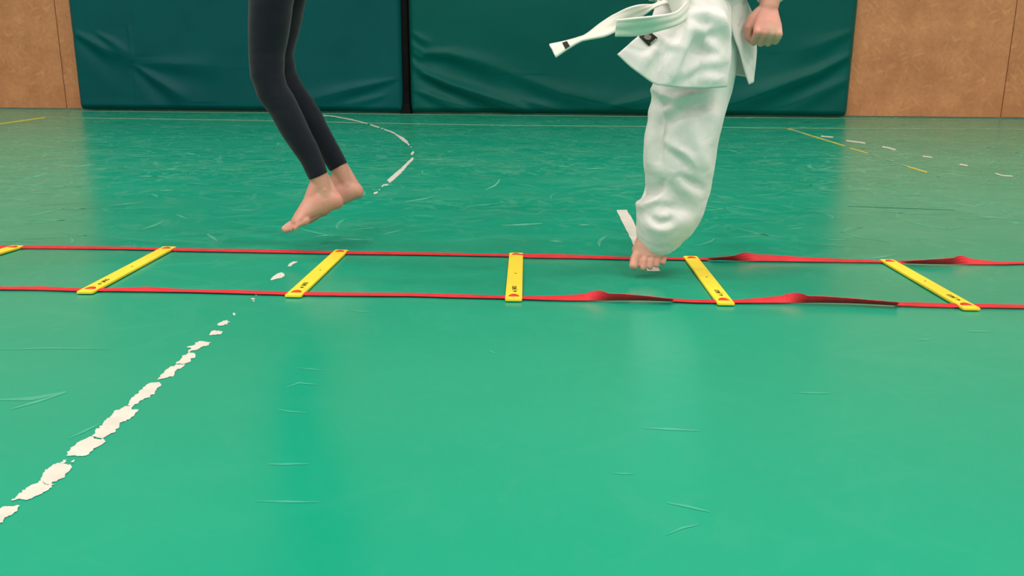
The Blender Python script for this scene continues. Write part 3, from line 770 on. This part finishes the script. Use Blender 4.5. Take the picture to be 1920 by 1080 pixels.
# leggings: snug garment, hems open at the ankles
lp = [tube(pN, [r for r in rN], (0, 1, 0)), tube(pF, [r for r in rF], (0, 1, 0)),
      tube([hipc - V(0, 0, .03), pel, hipc + V(0, 0, .12)], [(.125, .092), (.127, .094), (.112, .082)], (0, 1, 0))]
def tube_flat(path, radii, side): return tube(path, radii, side, 28, cap=False)
lp = [tube_flat(pN, rN, (0, 1, 0)), tube_flat(pF, rF, (0, 1, 0)), lp[2]]
me = union('leggings', lp, 0.0035, 3)
displace(me, lambda p: noise.noise(p * 16) * 0.0022 + noise.noise(Vector((p.x * 30, p.y * 30, p.z * 60))) * 0.0008)
o = keep(obj('leggings', me, M_LEG), girl)
# plain top, hair and face above the frame
tp = [tube([hipc + V(0, 0, .06), waist, chest, shl], [(.135, .10), (.118, .088), (.13, .094), (.105, .066)], (0, 1, 0)), tube([shl + V(0, -.13, -.02), shl + V(0, -.06, .02), shl + V(0, .06, .02), shl + V(0, .13, -.02)], [.054, .056, .056, .054], (1, 0, 0))]
for s_, e_ in arms: tp.append(tube([s_.lerp(e_, -.12), s_, s_.lerp(e_, .6)], [.054, .058, .05], (0, 1, 0), cap=False))
keep(obj('shirt', union('shirt', tp, 0.006, 3), M_TOP), girl)
head_extras(girl, HS, M_HAIR, True)

# ------------------------------------------------------------------ child in a white martial arts suit
Y0 = 1.97
child = thing('person', 'barefoot child in a white martial arts suit with a white belt, one fist lowered', 'person', (G(1215, 522).x, G(1215, 522).y, 0))
cparts = []
LFc = 0.188
hip = PX(1312, 70, Y0)
kneeL = PX(1285, 270, Y0 - .02); ankL = PX(1232, 440, Y0 + .01)
waistc = PX(1312, -10, Y0 + .01); chestc = waistc + V(0.005, 0, .17); shc = waistc + V(.01, 0, .27); neckc = waistc + V(.008, -.01, .33); headC = waistc + V(.005, -.03, .44)
# left leg carries the hop, right leg is folded back behind it
kneeR = PX(1272, 235, Y0 + .0); ankR = kneeR + V(0.08, .26, .0)
cparts.append(tube([hip + V(.025, 0, 0), kneeL.lerp(hip, .5), kneeL, kneeL.lerp(ankL, .45), ankL], [.05, .046, .036, .034, .025], (1, 0, 0)))
cparts.append(tube([hip + V(-.025, 0, 0), kneeR.lerp(hip, .5), kneeR], [.05, .046, .036], (1, 0, 0)))
cparts.append(tube([kneeR, kneeR.lerp(ankR, .45), ankR], [.036, .034, .025], (1, 0, 0)))
cparts.append(tube([hip - V(0, 0, .01), waistc, chestc, shc], [(.078, .05), (.08, .05), (.10, .07), (.09, .05)], (1, 0, 0)))
cparts.append(tube([shc + V(-.115, 0, -.02), shc + V(-.05, 0, .015), shc + V(.05, 0, .015), shc + V(.115, 0, -.02)], [.036, .04, .04, .036], (0, 1, 0)))
cparts.append(tube([shc, neckc, headC - V(0, 0, .05)], [.045, .036, .04], (1, 0, 0)))
hp, HC = head_parts(headC, 0.20, (-.1, -1, -.15)); cparts += hp
# left arm (seen at the right) hangs with a closed fist
sL_ = shc + V(.125, 0, -.02); wL = PX(1441, 16, Y0 - .045); eL = sL_.lerp(wL, .5) + V(.03, .03, 0)
cparts.append(tube([sL_, sL_.lerp(eL, .5), eL, eL.lerp(wL, .4), wL], [.036, .032, .028, .027, .0195], (1, 0, 0)))
cparts += fist_parts(frame(wL, (-.10, -.50, -.86), (.0, -.83, .52)), 0.86, -1)
sR_ = shc + V(-.125, 0, -.02); eR = sR_ + V(-.05, .03, -.14); wR = eR + V(.05, -.13, .06)
cparts.append(tube([sR_, sR_.lerp(eR, .5), eR, eR.lerp(wR, .5), wR], [.036, .032, .028, .026, .019], (1, 0, 0)))
cparts += fist_parts(frame(wR, wR - eR, (-.9, 0, .4)), 0.8, 1)
# left foot: heel up, toes reaching down towards the floor, big toe on the body's inner side
toe = G(1213, 514, 0.012); fdir = Vector((-.24, -.78, -.58)).normalized()
heel = toe - fdir * LFc
FM = frame(heel, fdir, (-.12, -.62, .75))
fp, nl2 = foot_parts(FM, LFc, -1, spread=0.015, bend=0.0)
cparts += fp
cparts.append(tube([ankL, FM @ Vector((.20 * LFc, 0, .5 * LFc))], [.027, .023], (1, 0, 0)))
FM2 = frame(ankR + V(0, .03, .03), (0, .55, -.8), (0, .8, .5))
fp, _n = foot_parts(FM2, LFc, 1); cparts += fp
me = union('body', cparts, 0.0022, 2)
keep(obj('body', me, M_SKIN), child)

# trousers
ringsT = [(90, 1240, 1384, .0), (130, 1228, 1378, .0), (170, 1224, 1369, .0), (217, 1218, 1356, -.005), (267, 1213, 1346, -.01), (320, 1210, 1337, -.015), (355, 1211, 1330, -.012), (380, 1205, 1322, -.008), (400, 1196, 1312, -.003), (420, 1190, 1300, 0), (436, 1192, 1291, .004), (448, 1197, 1286, .008), (458, 1207, 1283, .012)]
path, rad = [], []
for y, xl, xr, dy in ringsT:
    a, b = PX(xl, y, Y0 + dy), PX(xr, y, Y0 + dy); path.append((a + b) / 2); hw = (b - a).length / 2
    rad.append((hw, min(hw * 1.05, .058 + .024 * min(1, max(0, (y - 150) / 70)))))
# rings are tilted with the leg: front hem hangs lower at the right
tl = tube(path, rad, (1, 0, 0), 40, cap=False)
hipT = PX(1310, 60, Y0)
tr = [tl, tube([hipT + V(0, 0, .06), hipT, PX(1308, 100, Y0)], [(.092, .06), (.092, .06), (.088, .06)], (1, 0, 0)),
      tube([hip + V(-.02, .01, -.03), kneeR.lerp(hip, .5), kneeR + V(0, .02, 0), kneeR.lerp(ankR, .5), kneeR.lerp(ankR, .85)], [.07, .066, .062, .06, .058], (1, 0, 0))]
me = union('trousers', tr, 0.0035, 4)
def fold_field(folds, Yp):
    F_ = []
    for poly, wd_, amp in folds:
        F_.append(([PX(x, y, Yp) for x, y in poly], wd_, amp))
    def fn(p):
        tot = 0
        for pts, wd_, amp in F_:
            best, bt = 1e9, 0
            for i in range(len(pts) - 1):
                a, b = pts[i], pts[i + 1]; ab = Vector((b.x - a.x, b.z - a.z)); ap = Vector((p.x - a.x, p.z - a.z))
                t = max(0, min(1, ap.dot(ab) / ab.length_squared)); d = (ap - ab * t).length
                if d < best: best, bt = d, (i + t) / (len(pts) - 1)
            if best < wd_ * 3: tot += amp * math.exp(-(best / wd_) ** 2) * math.sin(math.pi * (0.12 + 0.76 * bt))
        return tot
    return fn
tf = fold_field([
    ([(1232, 178), (1228, 230), (1226, 290), (1222, 320)], .010, .007), ([(1240, 180), (1237, 240), (1235, 300)], .010, -.012), ([(1240, 172), (1265, 190), (1300, 182)], .010, .010), ([(1245, 195), (1262, 195), (1275, 193)], .010, -.010),
    ([(1240, 215), (1262, 205), (1300, 180), (1330, 168)], .012, .008), ([(1260, 220), (1290, 200), (1330, 195)], .014, -.010), ([(1250, 270), (1275, 285), (1300, 310)], .012, .009), ([(1255, 278), (1280, 300), (1290, 315)], .010, -.009),
    ([(1300, 230), (1310, 290), (1325, 320)], .016, .007), ([(1245, 345), (1270, 375), (1300, 395)], .018, -.010), ([(1215, 385), (1232, 360), (1238, 345)], .008, -.010), ([(1205, 400), (1222, 385), (1236, 372)], .008, .009),
    ([(1225, 412), (1238, 421), (1256, 416), (1262, 405)], .009, -.007), ([(1215, 408), (1228, 425), (1250, 430), (1275, 420)], .012, .004), ([(1240, 390), (1265, 392), (1290, 400)], .012, -.008), ([(1275, 330), (1300, 345), (1315, 355)], .010, -.008), ([(1330, 200), (1345, 220), (1340, 260)], .014, .005)], Y0 - .08)
def trf(p):
    nn = noise.noise(Vector((p.x * 14, p.y * 14, p.z * 9)) + Vector((3, 1, 2))) * .005 + noise.noise(p * 30) * .0018
    return nn + (1.4 * tf(p) if p.y < Y0 + .01 else 0)
displace(me, trf)
# pull the front hem: slanting bottom edge
keep(obj('trousers', me, M_GI), child)

def cr(p0, p1, p2, p3, t):
    return 0.5 * ((2 * p1) + (-p0 + p2) * t + (2 * p0 - 5 * p1 + 4 * p2 - p3) * t * t + (-p0 + 3 * p1 - 3 * p2 + p3) * t ** 3)
def curve_pts(ctrl, n):
    c = [ctrl[0] * 2 - ctrl[1]] + list(ctrl) + [ctrl[-1] * 2 - ctrl[-2]]; m = len(ctrl) - 1; out = []
    for i in range(n):
        f = i / (n - 1) * m; k = min(int(f), m - 1); out.append(cr(c[k], c[k + 1], c[k + 2], c[k + 3], f - k))
    return out
def net(rows, nu, nv):
    "grid of points from rows of control points"
    R = [curve_pts([Vector(p) for p in r], nu) for r in rows]
    cols = [curve_pts([R[i][j] for i in range(len(R))], nv) for j in range(nu)]
    return [[cols[j][i] for j in range(nu)] for i in range(nv)]
def grid_mesh(name, g, disp=None):
    nv, nu = len(g), len(g[0]); verts = []; src = [list(r_) for r_ in g]
    for i in range(nv):
        for j in range(nu):
            p = g[i][j]
            if disp:
                a = src[i][min(nu - 1, j + 1)] - src[i][max(0, j - 1)]; b = src[min(nv - 1, i + 1)][j] - src[max(0, i - 1)][j]
                n = b.cross(a).normalized(); p = p + n * disp(p, j / (nu - 1), i / (nv - 1)); g[i][j] = p
            verts.append(p)
    faces = [(i * nu + j, i * nu + j + 1, (i + 1) * nu + j + 1, (i + 1) * nu + j) for i in range(nv - 1) for j in range(nu - 1)]
    return mesh(name, verts, faces)
def sheet(name, me, m, parent, th=0.003):
    o = keep(obj(name, me, m, None, True), parent)
    s_ = o.modifiers.new('thickness', 'SOLIDIFY'); s_.thickness = th; s_.offset = 0
    return o
def rowpx(pts): return [PX(x, y, Y0 + d) for x, y, d in pts]
front_rows = [rowpx([(x_, y_, d_ - (.0 if y_ < 0 else .022)) for x_, y_, d_ in r]) for r in (
 [(1238, -14, -.03), (1248, -14, -.055), (1262, -14, -.075), (1285, -14, -.09), (1320, -14, -.095), (1350, -14, -.08), (1376, -14, -.04)],
 [(1215, 48, -.10), (1230, 46, -.105), (1250, 44, -.105), (1288, 43, -.12), (1322, 40, -.10), (1352, 40, -.095), (1372, 40, -.05)],
 [(1182, 80, -.135), (1206, 88, -.13), (1237, 96, -.125), (1268, 102, -.14), (1305, 105, -.098), (1345, 104, -.105), (1369, 98, -.07)],
 [(1157, 102, -.155), (1183, 127, -.15), (1222, 155, -.135), (1246, 161, -.145), (1297, 166, -.115), (1335, 165, -.115), (1362, 163, -.085)])]
fg = net(front_rows, 60, 44)
ff = fold_field([([(1290, 50), (1280, 80), (1262, 120), (1244, 156)], .009, .009), ([(1295, 28), (1320, 26), (1350, 38), (1368, 62)], .011, .009), ([(1292, 56), (1318, 58), (1345, 50)], .009, .007),
    ([(1305, 66), (1330, 82), (1348, 98)], .011, .008), ([(1262, 142), (1300, 124), (1355, 112)], .014, .009), ([(1232, 62), (1252, 84), (1268, 88)], .009, .005), ([(1200, 126), (1214, 104), (1228, 90)], .009, .006), ([(1285, 160), (1320, 148), (1358, 150)], .012, .005)], Y0 - .13)
gf = grid_mesh('jacket_skirt', fg, lambda p, a, b: (noise.noise(p * 17) * .005 + 1.5 * ff(p)) * min(1, b * 4))
back_rows = [rowpx(r) for r in (
 [(1374, -14, -.045), (1393, -14, .02), (1375, -14, .09), (1315, -14, .12), (1255, -14, .09), (1238, -14, .0)],
 [(1371, 46, -.055), (1413, 38, .02), (1390, 40, .10), (1315, 40, .14), (1250, 40, .11), (1228, 40, .02)],
 [(1388, 105, -.05), (1417, 92, .015), (1396, 93, .11), (1315, 95, .15), (1250, 100, .12), (1226, 100, .03)],
 [(1406, 158, -.04), (1412, 152, .0), (1385, 142, .12), (1315, 140, .165), (1258, 145, .13), (1226, 150, .04)])]
bg = net(back_rows, 56, 40)
gb = grid_mesh('jacket_back', bg, lambda p, a, b: noise.noise(p * 15 + Vector((5, 0, 0))) * .004 * min(1, b * 4))
sheet('jacket_skirt', gf, M_GI, child)
sheet('jacket_back', gb, M_GI, child)
# jacket body and sleeves
jp = [tube([waistc + V(0, 0, -.005), waistc + V(0, 0, .07), chestc, shc], [(.098, .085), (.112, .092), (.116, .086), (.10, .06)], (1, 0, 0)),
      tube([shc + V(-.12, 0, -.02), shc + V(-.05, 0, .012), shc + V(.05, 0, .012), shc + V(.12, 0, -.02)], [.052, .055, .055, .052], (0, 1, 0))]
jp.append(tube([sL_, sL_.lerp(eL, .5), eL, eL.lerp(wL, .5), eL.lerp(wL, .86)], [.056, .052, .046, .040, .032], (1, 0, 0), cap=False))
jp.append(tube([sR_, sR_.lerp(eR, .5), eR, eR.lerp(wR, .5), eR.lerp(wR, .88)], [.056, .052, .047, .042, .038], (1, 0, 0), cap=False))
me = union('jacket', jp, 0.005, 3)
displace(me, lambda p: noise.noise(p * 14) * .006)
keep(obj('jacket', me, M_GI), child)
# lapels crossing on the chest
for a_, b_ in (((-.05, -.075, .27), (.05, -.098, .0)), ((.05, -.07, .27), (-.04, -.095, .0))):
    p0 = waistc + Vector(a_); p1 = waistc + Vector(b_)
    keep(obj('lapel', mesh('lapel', *tube([p0, p0.lerp(p1, .35) + V(0, -.03, 0), p0.lerp(p1, .7) + V(0, -.018, 0), p1], [(.02, .004)] * 4, (1, 0, .4), 12)), M_GI, None, True), child)
head_extras(child, HC, M_HAIR, False)

# belt: loop, knot and two flying tails
verts, faces = [], []
n = 48
for i in range(n):
    a = 2 * math.pi * i / n
    for dz, dr in ((-.019, 0), (-.018, .004), (.018, .004), (.019, 0)):
        verts.append(waistc + V(math.cos(a) * (.104 + dr), math.sin(a) * (.094 + dr), dz + .012 + .006 * math.cos(a)))
for i in range(n):
    for j in range(4):
        a, b = i * 4 + j, i * 4 + (j + 1) % 4; c, d = ((i + 1) % n) * 4 + (j + 1) % 4, ((i + 1) % n) * 4 + j
        faces.append((a, b, c, d))
belt = keep(obj('belt', mesh('belt', verts, faces), M_BELT, None, True), child)
belt['label'] = 'white belt knotted at the waist with two flying tails'
kn = [tube([PX(1240, -16, Y0 - .09), PX(1262, -8, Y0 - .122), PX(1288, -2, Y0 - .118)], [(.017, .010), (.020, .013), (.016, .010)], (0, 0, 1)), tube([PX(1270, -30, Y0 - .10), PX(1266, -4, Y0 - .128), PX(1272, 22, Y0 - .128)], [(.016, .008), (.018, .010), (.014, .006)], (1, 0, 0)),
      tube([PX(1285, -12, Y0 - .115), PX(1281, 8, Y0 - .128), PX(1277, 32, Y0 - .132)], [(.010, .008), (.012, .008), (.010, .005)], (1, 0, 0))]
keep(obj('knot', union('knot', kn, 0.003, 3), M_BELT), belt)
def ribbon(name, pairs, n, m):
    A = curve_pts([PX(*p[0]) for p in pairs], n); B = curve_pts([PX(*p[1]) for p in pairs], n)
    g = [[A[i].lerp(B[i], j / 8) for j in range(9)] for i in range(n)]
    me = grid_mesh(name, g, lambda p, a, b: 0.0011 * math.sin(a * math.pi * 12))
    return sheet(name, me, m, belt, 0.004), g
D1 = lambda x, y, d: (x, y, Y0 + d)
t1, g1 = ribbon('belt_tail', [(D1(1262, -12, -.112), D1(1262, 4, -.118)), (D1(1234, 5, -.12), D1(1234, 12, -.135)), (D1(1192, 11, -.135), D1(1197, 34, -.12)), (D1(1158, 23, -.13), D1(1160, 57, -.135)), (D1(1127, 43, -.115), D1(1135, 68, -.15)), (D1(1100, 64, -.105), D1(1103, 74, -.145)), (D1(1083, 71, -.10), D1(1088, 78, -.14)), (D1(1057, 78, -.10), D1(1066, 91, -.135)), (D1(1030, 83, -.11), D1(1042, 108, -.135))], 90, M_BELT)
t2, g2 = ribbon('belt_tail', [(D1(1290, 0, -.128), D1(1292, 30, -.128)), (D1(1268, 22, -.170), D1(1271, 46, -.166)), (D1(1228, 30, -.205), D1(1236, 57, -.182)), (D1(1190, 34, -.205), D1(1197, 66, -.18)), (D1(1156, 37, -.195), D1(1153, 68, -.185))], 60, M_BELT)
# dark woven band near the tip of the long tail
def patch_on(g, i0, i1, j0, j1, off):
    verts, faces = [], []
    ni, nj = i1 - i0 + 1, j1 - j0 + 1
    for i in range(i0, i1 + 1):
        for j in range(j0, j1 + 1):
            a = g[min(len(g) - 1, i + 1)][j] - g[max(0, i - 1)][j]; b = g[i][min(len(g[0]) - 1, j + 1)] - g[i][max(0, j - 1)]
            nn = a.cross(b).normalized()
            if nn.y > 0: nn = -nn
            verts.append(g[i][j] + nn * off)
    for i in range(ni - 1):
        for j in range(nj - 1): faces.append((i * nj + j, i * nj + j + 1, (i + 1) * nj + j + 1, (i + 1) * nj + j))
    return mesh('tag', verts, faces)
o = keep(obj('belt_tag', patch_on(g1, 76, 80, 2, 8, .0032), M_PRINT), belt)
# woven square label on the jacket corner
pts = [fg[i][j] for i in range(len(fg)) for j in range(len(fg[0]))]
def on_front(x, y, off):
    d = ray(x, y).normalized(); o_ = Vector((0, 0, CAM_H))
    best = min(pts, key=lambda p: ((p - o_) - d * (p - o_).dot(d)).length)
    t = (best - o_).dot(d); return o_ + d * (t - off)
def label_quad(name, quad, off, m, n=6):
    a, b, c, d = [Vector(q) for q in quad]; verts, faces = [], []
    for i in range(n + 1):
        for j in range(n + 1):
            p = a.lerp(b, j / n).lerp(d.lerp(c, j / n), i / n); verts.append(on_front(p.x, p.y, off))
    for i in range(n):
        for j in range(n): k = i * (n + 1) + j; faces.append((k, k + 1, k + n + 2, k + n + 1))
    return sheet(name, mesh(name, verts, faces), m, child, 0.0008)
lab = label_quad('suit_label', [(1198, 68), (1215, 56), (1233, 71), (1217, 86)], .005, M_PRINT)
lab['label'] = 'small black woven label with grey emblem'
el = []
for i in range(20):
    a = 2 * math.pi * i / 20; ax = Vector((17.5, 15)) / 23.0; bx = Vector((17, -12)) / 20.8
    p = Vector((1214.5, 69.5)) + ax * (6.5 * math.cos(a)) + bx * (6.0 * math.sin(a)); el.append(on_front(p.x, p.y, .0066))
e = keep(obj('emblem', mesh('emblem', el, [list(range(20))]), M_PATCH_GREY), child); 
ln = [(1220, 82.2), (1231, 72.6), (1230.3, 71.8), (1219.3, 81.4)]
keep(obj('label_line', mesh('label_line', [on_front(x, y, .0066) for x, y in ln], [(0, 1, 2, 3)]), M_PATCH_LIGHT), child)
for nm in ('emblem', 'label_line'):
    o = bpy.data.objects[nm]; o.parent = lab; o.matrix_parent_inverse = Matrix.Identity(4)
